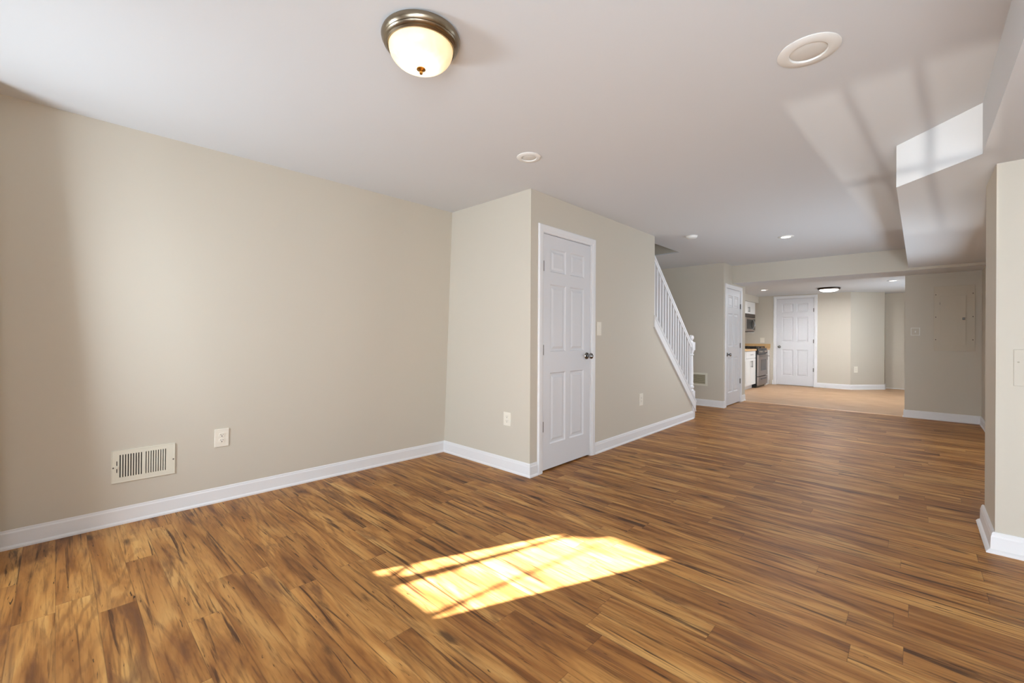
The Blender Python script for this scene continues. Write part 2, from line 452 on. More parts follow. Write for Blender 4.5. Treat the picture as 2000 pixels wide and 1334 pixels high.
# bare branches outside the small window, dappling the sun on the floor
bm = bmesh.new()
def outside(x, y, yo):      # point on the sun ray that ends at floor (x, y)
    t = y - yo
    return (x - math.tan(SUN_AZ) * t, yo, t / math.cos(SUN_AZ) * SUN_TAN)
for pts, r in (([(-1.92, 0.90), (-1.848, 1.077), (-1.755, 1.34), (-1.628, 1.735), (-1.514, 2.107), (-1.40, 2.5)], [0.046, 0.044, 0.032, 0.021, 0.015, 0.014]),
               ([(-1.855, 1.0), (-1.888, 1.137), (-1.920, 1.265), (-1.938, 1.40), (-1.96, 1.6)], [0.024, 0.020, 0.017, 0.015, 0.012]),
               ([(-1.52, 0.95), (-1.497, 1.116), (-1.457, 1.413), (-1.388, 1.795), (-1.31, 2.2)], [0.020, 0.018, 0.014, 0.010, 0.005]),
               ([(-1.62, 2.20), (-1.50, 2.19), (-1.38, 2.29), (-1.27, 2.46), (-1.1, 2.8)], [0.02, 0.06, 0.07, 0.06, 0.03])):
    tube(bm, [outside(x, y, -2.3) for x, y in pts], r, 10)
struct('exterior', bm, M['bark'])
# unseen slab added outside to keep the sun off the patio door
struct('sun_blocker', B(-2.35, 2.6, -6.6, -1.16, 2.32, 2.44), M['bark'])
window(2, W_WIDE, 3, [0.54], 0.042)
window(3, W_DOOR, 2, [], 0.08)

bm = bmesh.new()
for a, b, c, d in ((4.79, 4.85, 0.45, 1.55), (7.15, 7.21, 0.45, 1.55), (4.85, 7.15, 0.44, 0.50), (4.85, 7.15, 1.50, 1.56), (5.97, 6.03, 0.50, 1.50)): box(bm, 0.72, 0.77, a, b, c, d)
f = struct('window_4', bm, M['trim'])  # unseen window, added to let the side fill in
struct('pane', B(0.742, 0.748, 4.85, 7.15, 0.50, 1.50), M['glass'], parent=f)

bm = bmesh.new()
for a, b, c, d in ((9.99, 10.05, 0.50, 1.75), (11.95, 12.01, 0.50, 1.75), (10.05, 11.95, 0.49, 0.55), (10.05, 11.95, 1.70, 1.76), (10.97, 11.03, 0.55, 1.70)): box(bm, 0.745, 0.795, a, b, c, d)
f = struct('window_5', bm, M['trim'])  # unseen window, added to let the kitchen fill in
struct('pane', B(0.767, 0.773, 10.05, 11.95, 0.55, 1.70), M['glass'], parent=f)

# ceilings, soffit and beam
bm = bmesh.new()
HX0, HX1, HY0, HY1 = -3.46, -2.56, 3.0, 6.32
box(bm, -3.95, 2.2, -1.2, HY0, CZ, CZ + 0.014); box(bm, -3.95, HX0, HY0, HY1, CZ, CZ + 0.014)
box(bm, HX1, 2.2, HY0, HY1, CZ, CZ + 0.014); box(bm, -3.95, 2.2, HY1, 8.14, CZ, CZ + 0.014)
struct('ceiling', bm, M['ceil'])
bm = prism(bmesh.new(), [(0.25, -1.0), (2.0, -1.0), (2.0, 8.14), (-0.088, 8.14), (-0.10, 3.735), (0.25, 3.355)], 2, SZ, CZ)
struct('ceiling_soffit', bm, M['ceil'])
bm = box(bmesh.new(), -3.5, 2.2, 8.14, YP + 0.12, BZ + 0.002, CZ + 0.15)
# beam stops at the pantry wall
bm.free(); bm = B(XC2, 2.2, 8.14, YP + 0.06, BZ, CZ + 0.15)
for f in bm.faces:
    f.material_index = 1 if f.calc_center_median().z < BZ + 0.01 else 0
struct('ceiling_beam', bm, [M['wall'], M['ceil']])
struct('ceiling_kitchen', B(-3.5, 0.85, YP + 0.06, 13.55, KZ, KZ + 0.4), M['ceil'])
# bulkhead above the wall cabinets
struct('ceiling_bulkhead', B(-3.35, -2.98, 8.92, YK, 2.065, KZ), M['wall'])

# baseboards
def base(name, path, prof=BASE_PROF): return struct(name, sweep(bmesh.new(), path, prof), M['trim'])
CAS = 0.066
base('baseboard_left', [(xl(YF, 0), YF), (xl(-0.99, 0), -0.99)][::-1] if False else [(XD, D1[0] - CAS - 0.006), (XD, YF), (xl(YF, 0), YF), (xl(-0.99, 0), -0.99)])
base('baseboard_stair', [(XD, 6.37), (XD, D1[1] + CAS)])
base('baseboard_grille', [(XC2, D2[0] - CAS + 0.002), (XC2, YV), (-3.44, YV)])
base('baseboard_kitchen_back', [(-0.54, 13.40), (-0.54, 13.08), (-1.10, YK), (D3[1] + CAS, YK)])
base('baseboard_kitchen_corner', [(D3[0] - CAS, YK), (-2.66, YK)])
base('baseboard_panel', [(0.655, 4.12), (0.655, YP), (-0.13, YP), (-0.13, YP + 0.11)])
base('baseboard_column', [(1.98, YC), (XC, YC), (XC, 4.13)], [(0, 0), (0.036, 0), (0.036, 0.006), (0.028, 0.015), (0.019, 0.021)] + [(o + 0.004 if o else 0, u) for o, u in BASE_PROF[5:]])
base('baseboard_pantry_end', [(XC2, 8.915), (XC2, D2[1] + CAS)])
base('baseboard_right', [(2.0, -0.98), (2.0, YC - 0.03)])

# ---------------------------------------------------------------- doors
def six_panel(w, h, t):
    """slab in local x (width), z (height); front face at y=0 looking to -y, back at y=t"""
    bm = bmesh.new()
    us = [0, 0.145, 0.455, 0.545, 0.855, 1.0]; vs = [0, 0.105, 0.41, 0.50, 0.79, 0.842, 0.945, 1.0]
    def quad(a, b, c, d):
        bm.faces.new([bm.verts.new(p) for p in (a, b, c, d)])
    for i in range(5):
        for j in range(7):
            x0, x1, z0, z1 = us[i] * w, us[i + 1] * w, vs[j] * h, vs[j + 1] * h
            if i in (1, 3) and j in (1, 3, 5):
                rects = [(0, 0), (0.010, 0.009), (0.026, 0.010), (0.046, 0.003)]
                for (a, da), (b, db) in zip(rects, rects[1:]):
                    A = [(x0 + a, da, z0 + a), (x1 - a, da, z0 + a), (x1 - a, da, z1 - a), (x0 + a, da, z1 - a)]
                    Bq = [(x0 + b, db, z0 + b), (x1 - b, db, z0 + b), (x1 - b, db, z1 - b), (x0 + b, db, z1 - b)]
                    for k in range(4): quad(A[k], A[(k + 1) % 4], Bq[(k + 1) % 4], Bq[k])
                a, da = rects[-1]
                quad((x0 + a, da, z0 + a), (x1 - a, da, z0 + a), (x1 - a, da, z1 - a), (x0 + a, da, z1 - a))
            else: quad((x0, 0, z0), (x1, 0, z0), (x1, 0, z1), (x0, 0, z1))
    quad((0, t, 0), (w, t, 0), (w, t, h), (0, t, h)); quad((0, 0, 0), (0, t, 0), (0, t, h), (0, 0, h)); quad((w, 0, 0), (w, t, 0), (w, t, h), (w, 0, h))
    quad((0, 0, 0), (w, 0, 0), (w, t, 0), (0, t, 0)); quad((0, 0, h), (w, 0, h), (w, t, h), (0, t, h))
    bmesh.ops.remove_doubles(bm, verts=bm.verts, dist=1e-5)
    return bm

def casing(w, h, cw=CAS):
    """mitred casing round an opening w x h, on the plane y=0, out to -y"""
    bm = bmesh.new()
    prof = [(0, 0.0), (0, 0.010), (0.012, 0.012), (0.020, 0.0165), (cw - 0.012, 0.0185), (cw - 0.004, 0.016), (cw, 0.010), (cw, 0.0)]   # (away from opening, out)
    def loop(p):
        a, o = p
        return [(-a, -o, 0), (-a, -o, h + a), (w + a, -o, h + a), (w + a, -o, 0)]
    rows = [[bm.verts.new(v) for v in loop(p)] for p in prof]; n = len(prof)
    for i in range(n):
        A, Bq = rows[i], rows[(i + 1) % n]
        for k in range(3): bm.faces.new((A[k], A[k + 1], Bq[k + 1], Bq[k]))
    bm.faces.new([r[0] for r in rows]); bm.faces.new([r[3] for r in rows][::-1])
    return bm

def knob(parent, x, z, name='knob'):
    bm = lathe(bmesh.new(), [(0, 0), (0.033, 0), (0.034, 0.004), (0.030, 0.010), (0.014, 0.013), (0.012, 0.030), (0.018, 0.036), (0.027, 0.044), (0.029, 0.054), (0.026, 0.063), (0.018, 0.068), (0, 0.069)], 32)
    return obj(name, bm, M['chrome'], parent, loc=(x, 0, z), rot=(PI / 2, 0, 0), smooth=True)

def door(n, origin, rotz, w, h, knob_left, knobz, gap=0.014):
    """origin = lower corner of the opening on the wall face; local x along the wall, local -y into the room"""
    r = thing('door_%d' % n, None, None, origin, (0, 0, rotz)); r['kind'] = 'structure'
    g = 0.005
    j = bmesh.new(); box(j, -0.001, 0.0035, 0.0, 0.058, 0, h); box(j, w - 0.0035, w + 0.001, 0.0, 0.058, 0, h); box(j, 0, w, 0.0, 0.058, h - 0.0035, h + 0.001)
    obj('jamb', j, M['trim'], r)
    obj('casing', casing(w, h), M['trim'], r)
    s = obj('slab', six_panel(w - 2 * g - 0.004, h - gap - 0.009, 0.036), M['door'], r, loc=(g + 0.002, 0.004, gap))
    k = knob(s, 0.06 if knob_left else w - 2 * g - 0.065, knobz - gap)
    kx = w - 0.007 if knob_left else 0.007
    for z in (0.19, 0.51, 0.86):
        bm = bmesh.new(); tube(bm, [(kx, -0.004, h * z - 0.045), (kx, -0.004, h * z + 0.045)], 0.006, 10)
        box(bm, kx - 0.014, kx + 0.014, 0.001, 0.0045, h * z - 0.043, h * z + 0.043)
        obj('hinge', bm, M['hinge'], r)
    return r
# walls that face +x: local x runs along +y, so rotate by +90 degrees (local -y -> +x)
door(1, (XD, D1[0], 0), PI / 2, D1[1] - D1[0], D1[3], False, 1.00)
door(2, (XC2, D2[0], 0), PI / 2, D2[1] - D2[0], D2[3], True, 0.89)
door(3, (D3[0], YK, 0), 0, D3[1] - D3[0], D3[3], True, 0.95)

# ---------------------------------------------------------------- stair and railing
st = thing('staircase', 'tan carpeted staircase rising behind the white railing', 'staircase', (-2.97, 6.36, 0))
bm = bmesh.new(); N = 12; rise, run = 0.19, 0.2159
pts = []
prof = [(0, 0)]
for i in range(N): prof += [(-i * run, (i + 1) * rise), (-(i + 1) * run, (i + 1) * rise)]
prof += [(-N * run, 0)]
prism(bm, prof, 0, -0.47, 0.46)
obj('steps', bm, M['stairwood'], st)
# painted stringer board on the stair wall, with its cap
bm = bmesh.new(); y0, y1 = 5.06, 6.43
T = lambda y: str_top(y)
prism(bm, [(5.085, T(5.085) - 0.012), (6.36, T(6.36) - 0.012), (6.452, T(6.452) - 0.012), (6.452, T(6.452) - 0.155), (5.075, T(5.075) - 0.155)], 0, XD + 0.0005, XD + 0.016)
prism(bm, [(5.085, T(5.085)), (6.452, T(6.452)), (6.452, T(6.452) - 0.012), (5.085, T(5.085) - 0.012)], 0, XD - 0.11, XD + 0.026)
prism(bm, [(5.085, T(5.085) - 0.012), (6.452, T(6.452) - 0.012), (6.452, T(6.452) - 0.034), (5.085, T(5.085) - 0.034)], 0, XD + 0.016, XD + 0.022)
prism(bm, [(5.075, T(5.075) - 0.142), (6.452, T(6.452) - 0.142), (6.452, T(6.452) - 0.160), (5.075, T(5.075) - 0.160)], 0, XD + 0.016, XD + 0.021)
struct('trim_2', bm, M['trim'])

rl = thing('stair_railing', 'white wooden stair railing with turned newel post and square balusters', 'railing', (XD - 0.036, 6.395, 0))
def rail_top(y): return 2.200 - (y - 5.12) * 0.905
bm = bmesh.new()
NW = 0.046
box(bm, -NW, NW, -NW, NW, 0, 0.40, bev=0.004)
lathe(bm, [(0.0, 0.395), (0.044, 0.398), (0.046, 0.41), (0.038, 0.42), (0.030, 0.43), (0.040, 0.445), (0.043, 0.46), (0.038, 0.475), (0.030, 0.485), (0.034, 0.50), (0.037, 0.515), (0.030, 0.53), (0.033, 0.56), (0.031, 0.70), (0.027, 0.90), (0.026, 0.915), (0.037, 0.925), (0.038, 0.935), (0.029, 0.945), (0.032, 0.96), (0.042, 0.985), (0.044, 1.0), (0.0, 1.004)], 24)
box(bm, -NW, NW, -NW, NW, 0.995, 1.115, bev=0.005)
lathe(bm, [(0, 1.11), (0.034, 1.112), (0.028, 1.125), (0.018, 1.135), (0.018, 1.142), (0.030, 1.155), (0.037, 1.172), (0.038, 1.184), (0.035, 1.20), (0.024, 1.215), (0, 1.222)], 24)
nw = obj('newel_post', bm, M['trim'], rl, smooth=True)
bm = bmesh.new()
a, b_ = 5.12 - 6.395, -0.03
za, zb = rail_top(5.12), rail_top(6.365)
prism(bm, [(a, za), (b_, zb), (b_, zb - 0.055), (a, za - 0.055)], 0, -0.022, 0.022)
prism(bm, [(a, za + 0.012), (b_, zb + 0.012), (b_, zb - 0.022), (a, za - 0.022)], 0, -0.03, 0.03)
obj('handrail', bm, M['trim'], rl)
NB = 15
for i in range(NB):
    y = 5.155 + i * (6.315 - 5.155) / (NB - 1); yl = y - 6.395
    hw = 0.0135
    bm = bmesh.new(); prism(bm, [(yl - hw, T(y - hw) - 0.003), (yl + hw, T(y + hw) - 0.003), (yl + hw, rail_top(y + hw) - 0.053), (yl - hw, rail_top(y - hw) - 0.053)], 0, -hw, hw)
    obj('baluster', bm, M['trim'], rl)

# ---------------------------------------------------------------- ceiling fixtures
lt = thing('ceiling_light', 'lit flush ceiling light with nickel rim and frosted glass bowl', 'ceiling light', (-1.507, 1.038, CZ))
obj('rim', lathe(bmesh.new(), [(0, -0.0005), (0.146, -0.0005), (0.158, -0.005), (0.1615, -0.014), (0.159, -0.024), (0.151, -0.032), (0.153, -0.037), (0.149, -0.043), (0.143, -0.046), (0.144, -0.050), (0.138, -0.055), (0.132, -0.054), (0.132, -0.047), (0, -0.045)], 72), M['nickel'], lt, smooth=True)
gp = [(0.1315, -0.050)]
for i in range(1, 15):
    t = i / 14 * PI / 2
    gp.append((0.131 * math.cos(t) ** 0.85 if t < PI / 2 - 1e-6 else 0, -0.052 - 0.083 * math.sin(t)))
obj('glass_bowl', lathe(bmesh.new(), gp, 72), M['dome'], lt, smooth=True)
obj('finial', lathe(bmesh.new(), [(0, -0.133), (0.018, -0.134), (0.019, -0.138), (0.012, -0.142), (0.006, -0.145), (0.0075, -0.151), (0.006, -0.156), (0, -0.159)], 24), M['brass'], lt, smooth=True)

def recessed(loc, r, lit, label, group):
    t = thing('recessed_light', label, 'recessed light', loc, group=group)
    ri = r * 0.62
    obj('trim_ring', lathe(bmesh.new(), [(ri, -0.001), (r, -0.0005), (r, -0.003), (r * 0.96, -0.006), (ri * 1.1, -0.010), (ri, -0.009), (ri * 0.96, -0.002)], 48), M['white'], t, smooth=True)
    if lit: obj('lens', lathe(bmesh.new(), [(0, -0.004), (ri * 1.02, -0.004), (ri * 1.02, -0.001), (0, -0.001)], 40), M['can_on'], t)
    else:
        obj('lens', lathe(bmesh.new(), [(0, -0.009), (ri * 0.5, -0.008), (ri * 0.8, -0.005), (ri * 0.97, -0.001)], 40), M['lens'], t, smooth=True)
    return t
recessed((-0.347, 2.235, CZ), 0.116, False, 'large unlit recessed ceiling light near the angled soffit', 'unlit recessed lights')
recessed((-1.970, 2.252, CZ), 0.085, False, 'unlit recessed ceiling light in front of the corner by the closet door', 'unlit recessed lights')
dl = [((-1.182, 6.187, CZ), 0.085, 'lit recessed light in the main ceiling, near the beam', 80),
      ((-2.46, 10.70, KZ), 0.085, 'lit recessed light in the kitchen ceiling by the wall cabinet', 60),
      ((-0.318, 10.42, KZ), 0.085, 'lit recessed light at the right end of the kitchen ceiling', 50)]
for loc, r, lab, pw in dl:
    t = recessed(loc, r, True, lab, 'lit recessed lights')
    lo = lamp('downlight', 'SPOT', (loc[0], loc[1], loc[2] - 0.02), (0, 0, -1), pw, (0.97, 0.97, 1.0), spot_size=math.radians(160), spot_blend=0.8, shadow_soft_size=0.05)

sd = thing('smoke_detector', 'white round smoke detector on the ceiling above the stairs', 'smoke detector', (-2.03, 5.385, CZ))
obj('body', lathe(bmesh.new(), [(0, -0.001), (0.064, -0.001), (0.066, -0.008), (0.063, -0.020), (0.052, -0.030), (0.030, -0.034), (0, -0.035)], 40), M['white'], sd, smooth=True)
obj('base', lathe(bmesh.new(), [(0, -0.0004), (0.070, -0.0004), (0.071, -0.003), (0.066, -0.006), (0, -0.006)], 40), M['white'], sd, smooth=True)

kl = thing('kitchen_ceiling_light', 'lit flush kitchen ceiling light with dark bronze rim', 'ceiling light', (-1.345, 11.12, KZ))
obj('rim', lathe(bmesh.new(), [(0, -0.0005), (0.19, -0.0005), (0.20, -0.012), (0.19, -0.035), (0.165, -0.040), (0, -0.036)], 56), M['bronze'], kl, smooth=True)
obj('diffuser', lathe(bmesh.new(), [(0.164, -0.041), (0.15, -0.060), (0.10, -0.078), (0.05, -0.084), (0, -0.086)], 48), emit('lit_diffuser', (1, 0.94, 0.84, 1), 6.0), kl, smooth=True)
lamp('kitchen_bulb', 'AREA', (-1.345, 11.12, KZ - 0.09), (0, 0, -1), 32, (0.95, 0.97, 1.0), shape='DISK', size=0.30)

# ---------------------------------------------------------------- wall plates and grilles
def duplex(name_, label, cat, loc, rot, w=0.078, h=0.122, mat=None, kind='outlet', grp=None):
    """plate on local plane y=0 facing -y"""
    mat = mat or M['plate']
    t = thing(name_, label, cat, loc, rot, grp)
    bm = B(-w / 2, w / 2, -0.006, -0.0003, -h / 2, h / 2, bev=0.002); obj('cover_plate', bm, mat, t)
    if kind == 'outlet':
        for s in (-1, 1):
            zc = s * 0.0195
            bm = bmesh.new(); n = 28
            pts = [(max(-0.0172, min(0.0172, 0.0185 * math.cos(2 * PI * i / n))) , zc + max(-0.0135, min(0.0135, 0.0185 * math.sin(2 * PI * i / n)))) for i in range(n)]
            prism(bm, pts, 1, -0.0085, -0.004); f = obj('receptacle', bm, mat, t)
            bm = bmesh.new(); box(bm, -0.0078, -0.0058, -0.0089, -0.0083, zc + 0.0005, zc + 0.0085); box(bm, 0.0058, 0.0078, -0.0089, -0.0083, zc + 0.0015, zc + 0.0085)
            prism(bm, [(0.0032 * math.cos(2 * PI * i / 12), zc - 0.007 + 0.0032 * math.sin(2 * PI * i / 12)) for i in range(12)], 1, -0.0089, -0.0083)
            obj('slots', bm, M['dark'], f)
        obj('screw', lathe(bmesh.new(), [(0, 0.0007), (0.003, 0.0006), (0.0034, 0)], 14), M['white'], t, loc=(0, -0.006, 0), rot=(PI / 2, 0, 0))
    elif kind == 'switch':
        obj('rocker', B(-0.0165, 0.0165, -0.0105, -0.004, -0.033, 0.033, bev=0.0015), mat, t)
    return t
def on_left(y, z):
    P = lambda a, b: Vector((xl(a, b), a, b))
    ty = (P(y + 0.1, z) - P(y - 0.1, z)).normalized(); tz = (P(y, z + 0.1) - P(y, z - 0.1)).normalized()
    n = ty.cross(tz).normalized(); tz = n.cross(ty).normalized()     # n points into the room; local -y = n
    return P(y, z), Matrix((ty, -n, tz)).transposed().to_euler()
loc, rot = on_left(0.806, 0.462)
duplex('wall_outlet', 'ivory duplex outlet on the left wall, above and beside the air vent', 'outlet', loc, rot, w=0.086, h=0.128)
duplex('wall_outlet', 'pale outlet on the short wall facing the camera, left of the near closet door', 'outlet', (-2.638, YF, 0.458), (0, 0, 0), w=0.088, h=0.120)
duplex('wall_outlet', 'beige outlet low on the stair wall, between closet door and stringer', 'outlet', (XD, 4.752, 0.448), (0, 0, PI / 2), w=0.088, h=0.142)
ang = math.atan2(13.08 - YK, 0.56)
duplex('wall_outlet', 'ivory outlet on the angled kitchen wall, right of the far door', 'outlet', (-1.10 + 0.07 * math.cos(ang) + 0.06 * math.cos(ang), YK + 0.13 * math.sin(ang), 0.46), (0, 0, ang), w=0.09, h=0.14)
duplex('switch_plate', 'ivory light switch right of the near closet door casing', 'light switch', (XD, 3.818, 1.272), (0, 0, PI / 2), w=0.080, h=0.138, kind='switch')
duplex('switch_plate', 'ivory plate above the backsplash, beside the far kitchen door', 'light switch', (-2.888, YK, 1.11), (0, 0, 0), w=0.10, h=0.13, kind='switch')
# painted thermostat-style plate on the panel wall: glossy rim left unpainted
t = duplex('switch_plate', 'square beige switch with white rim left of the electrical panel', 'light switch', (-0.015, YP, 1.287), (0, 0, 0), w=0.105, h=0.115, mat=M['wall'], kind='none')
bm = bmesh.new()
for (a, b, c, d) in ((-0.050, -0.043, -0.056, 0.056), (0.043, 0.050, -0.056, 0.056), (-0.043, 0.043, -0.056, -0.050), (-0.043, 0.043, 0.050, 0.056)): box(bm, a, b, -0.0085, -0.005, c, d)
bmesh.ops.remove_doubles(bm, verts=bm.verts, dist=1e-5)
obj('rim', bm, M['white'], t)
obj('toggle', B(-0.006, 0.006, -0.018, -0.005, -0.016, 0.010, bev=0.002), M['white'], t)
# blank plate under paint on the column
t = thing('blank_plate', 'blank plate painted over beige on the right-hand wall end', 'wall plate', (0.449, YC, 1.035))
obj('cover_plate', B(-0.062, 0.062, -0.005, -0.0003, -0.10, 0.10, bev=0.002), M['wall'], t)
obj('screw', lathe(bmesh.new(), [(0, 0.0008), (0.004, 0.0006), (0.0045, 0)], 14), M['scuff'], t, loc=(-0.045, -0.005, 0.03), rot=(PI / 2, 0, 0))

# supply vent on the left wall
loc, rot = on_left(0.389, 0.368)
vt = thing('air_vent', 'cream metal air vent with vertical louvers low on the left wall', 'air vent', loc, rot)
VW, VH = 0.312, 0.205
bm = bmesh.new()
ox0, ox1, oz0, oz1 = -0.118, 0.116, -0.070, 0.074
for (a, b, c, d) in ((-VW / 2, ox0, -VH / 2, VH / 2), (ox1, VW / 2, -VH / 2, VH / 2), (ox0, ox1, -VH / 2, oz0), (ox0, ox1, oz1, VH / 2), (-0.005, 0.006, oz0, oz1)):
    box(bm, a, b, -0.007, -0.002, c, d)
prism(bm, [(-VW / 2, -0.0002), (-VW / 2 + 0.003, -0.008), (-VW / 2 + 0.006, -0.007), (-VW / 2 + 0.006, -0.0002)], 2, -VH / 2, VH / 2)
prism(bm, [(VW / 2, -0.0002), (VW / 2 - 0.003, -0.008), (VW / 2 - 0.006, -0.007), (VW / 2 - 0.006, -0.0002)], 2, -VH / 2, VH / 2)
prism(bm, [(-0.0002, -VH / 2), (-0.008, -VH / 2 + 0.003), (-0.007, -VH / 2 + 0.006), (-0.0002, -VH / 2 + 0.006)], 0, -VW / 2, VW / 2)
prism(bm, [(-0.0002, VH / 2), (-0.008, VH / 2 - 0.003), (-0.007, VH / 2 - 0.006), (-0.0002, VH / 2 - 0.006)], 0, -VW / 2, VW / 2)
obj('face_plate', bm, M['vent'], vt)
obj('duct_shade', B(ox0 - 0.002, ox1 + 0.002, -0.0015, -0.0003, oz0 - 0.002, oz1 + 0.002), M['dark'], vt)  # thin dark sheet painted as the shade behind the louvers
for side, (a, b, sgn) in enumerate(((ox0, -0.005, 1), (0.006, ox1, -1))):
    n = 9
    for i in range(n):
        c = a + (b - a) * (i + 0.5 + 0.22) / n
        bm = bmesh.new(); w = 0.0035
        prism(bm, [(c - 0.0035, -0.0068), (c + 0.0035, -0.0068), (c + 0.0035 + 0.0012 * sgn, -0.0022), (c - 0.0035 + 0.0012 * sgn, -0.0022)], 2, oz0, oz1)
        obj('louver', bm, M['vent'], vt)
bm = bmesh.new(); box(bm, -0.1325, -0.1285, -0.0074, -0.0068, -0.036, -0.010); box(bm, -0.1325, -0.1285, -0.0074, -0.0068, 0.008, 0.036)
obj('lever_slot', bm, M['dark'], vt)
obj('lever', B(-0.137, -0.124, -0.016, -0.0069, -0.010, 0.004, bev=0.002), M['vent'], vt)
for x in (-0.147, 0.147):
    obj('screw', lathe(bmesh.new(), [(0, 0.0012), (0.004, 0.0008), (0.0048, 0)], 14), M['hinge'], vt, loc=(x, -0.007, -0.004), rot=(PI / 2, 0, 0))

# return grille beyond the newel
rg = thing('return_grille', 'beige return air grille low on the wall behind the newel post', 'air vent', (-2.755, YV, 0.457))
GW, GH = 0.275, 0.222
bm = bmesh.new(); b4 = 0.032
for (a, b, c, d) in ((-GW / 2, -GW / 2 + b4, -GH / 2, GH / 2), (GW / 2 - b4, GW / 2, -GH / 2, GH / 2), (-GW / 2 + b4, GW / 2 - b4, -GH / 2, -GH / 2 + b4), (-GW / 2 + b4, GW / 2 - b4, GH / 2 - b4, GH / 2)):
    box(bm, a, b, -0.010, -0.0003, c, d)
obj('frame', bm, M['vent'], rg)
obj('duct_shade', B(-GW / 2 + 0.03, GW / 2 - 0.03, -0.002, -0.0004, -GH / 2 + 0.03, GH / 2 - 0.03), M['dark'], rg)  # flat dark plate in place of the shaded depth behind the grille
for i in range(10):
    z = -GH / 2 + b4 + (GH - 2 * b4) * (i + 0.5) / 10
    bm = bmesh.new(); prism(bm, [(-0.0092, z - 0.006), (-0.0082, z - 0.0065), (-0.0022, z + 0.003), (-0.0032, z + 0.0036)], 0, -GW / 2 + b4, GW / 2 - b4)
    obj('louver', bm, plain('louver_tan', srgb(188, 178, 150), 0.5) if i == 0 else bpy.data.materials['louver_tan'], rg)

# electrical panel, painted over
ep = thing('electrical_panel', 'electrical panel painted beige with a small hinged door', 'electrical panel', (0.385, YP, 1.475))
obj('cover', B(-0.205, 0.205, -0.012, -0.0003, -0.465, 0.465, bev=0.002), M['panel'], ep)
bm = bmesh.new(); box(bm, -0.140, 0.118, -0.022, -0.014, -0.385, 0.318, bev=0.0015); box(bm, -0.136, 0.114, -0.0141, -0.0119, -0.381, 0.314)
dr = obj('panel_door', bm, M['panel'], ep)
bm = bmesh.new(); box(bm, 0.024, 0.031, -0.026, -0.021, -0.36, 0.30); obj('panel_crease', bm, M['panel'], dr)
obj('latch', B(0.082, 0.108, -0.034, -0.022, -0.026, 0.008, bev=0.003), M['hinge'], dr)
obj('hinge_pin', B(-0.145, -0.139, -0.018, -0.012, 0.20, 0.232), M['hinge'], dr)
for x in (-0.185, 0.185):
    for z in (0.345, 0.02, -0.305):
        obj('screw', lathe(bmesh.new(), [(0, 0.002), (0.005, 0.0015), (0.006, 0)], 14), M['bronze'], ep, loc=(x, -0.012, z), rot=(PI / 2, 0, 0))

# ---------------------------------------------------------------- kitchen
def pull(parent, x, y, z, length, vertical, name='handle'):
    """bar pull; cabinet faces look to +x"""
    bm = bmesh.new(); h = length / 2; s = 0.028
    if vertical: tube(bm, [(x + s, y, z - h), (x + s, y, z + h)], 0.005, 8); e = [(y, z - h * 0.75), (y, z + h * 0.75)]
    else: tube(bm, [(x + s, y - h, z), (x + s, y + h, z)], 0.005, 8); e = [(y - h * 0.75, z), (y + h * 0.75, z)]
    for yy, zz in e: tube(bm, [(x, yy, zz), (x + s, yy, zz)], 0.004, 8)
    return obj(name, bm, M['hinge'], parent)

def shaker(y0, y1, z0, z1, x, t=0.018, f=0.05):
    bm = bmesh.new(); box(bm, x, x + t * 0.6, y0 + f * 0.9, y1 - f * 0.9, z0 + f * 0.9, z1 - f * 0.9)
    for a, b, c, d in ((y0, y0 + f, z0, z1), (y1 - f, y1, z0, z1), (y0 + f, y1 - f, z0, z0 + f), (y0 + f, y1 - f, z1 - f, z1)): box(bm, x, x + t, a, b, c, d)
    return bm

CXF = -2.755     # base cabinet face
def base_cabinet(y0, y1, label):
    t = thing('base_cabinet', label, 'cabinet', (-3.05, (y0 + y1) / 2, 0), group='base cabinets')
    yo = (y0 + y1) / 2; A, Bq = y0 - yo + 0.001, y1 - yo - 0.001; xo = 3.05
    bm = bmesh.new(); box(bm, -3.348 + xo, CXF + xo, A, Bq, 0.10, 0.875); box(bm, -3.348 + xo, CXF + xo - 0.06, A, Bq, 0, 0.10)
    obj('carcass', bm, M['cab'], t)
    xf = CXF + xo + 0.0005
    dr = obj('drawer', B(xf, xf + 0.018, A + 0.004, Bq - 0.004, 0.71, 0.868, bev=0.002), M['cab'], t)
    pull(dr, xf + 0.018, 0.0, 0.79, 0.16, False)
    mid = 0.0
    for a, b, hy in ((A + 0.004, mid - 0.0015, mid - 0.035), (mid + 0.0015, Bq - 0.004, mid + 0.035)):
        d = obj('door', shaker(a, b, 0.105, 0.70, xf), M['cab'], t); pull(d, xf + 0.018, hy, 0.58, 0.15, True)
base_cabinet(10.44, 11.205, 'white shaker base cabinet beside the stove')
base_cabinet(9.66, 10.438, 'white shaker base cabinet nearer the pantry door, mostly hidden by its casing')
ct = thing('countertop', 'tan laminate countertop over the base cabinets, nearer side of the stove', 'countertop', (-3.04, 10.4, 0.876))
bm = bmesh.new(); box(bm, -0.308, 0.325, -0.76, 0.807, 0, 0.038, bev=0.006)
obj('slab', bm, M['counter'], ct)
bm = bmesh.new(); box(bm, -0.309, -0.289, -0.76, 0.807, 0.038, 0.14, bev=0.004)
obj('backsplash', bm, M['counter'], ct)
ct = thing('countertop', 'short tan countertop end with raised backsplash on the far kitchen wall', 'countertop', (-3.04, 10.4, 0.876))
obj('slab', B(-0.308, 0.325, 1.652, 2.048, 0, 0.038, bev=0.006), M['counter'], ct)
obj('backsplash', B(-0.308, 0.335, 2.030, 2.0495, 0.0385, 0.145, bev=0.004), M['counter'], ct)
fc = thing('filler_cabinet', 'narrow white cabinet between the stove and the far kitchen wall', 'cabinet', (-3.04, 12.25, 0))
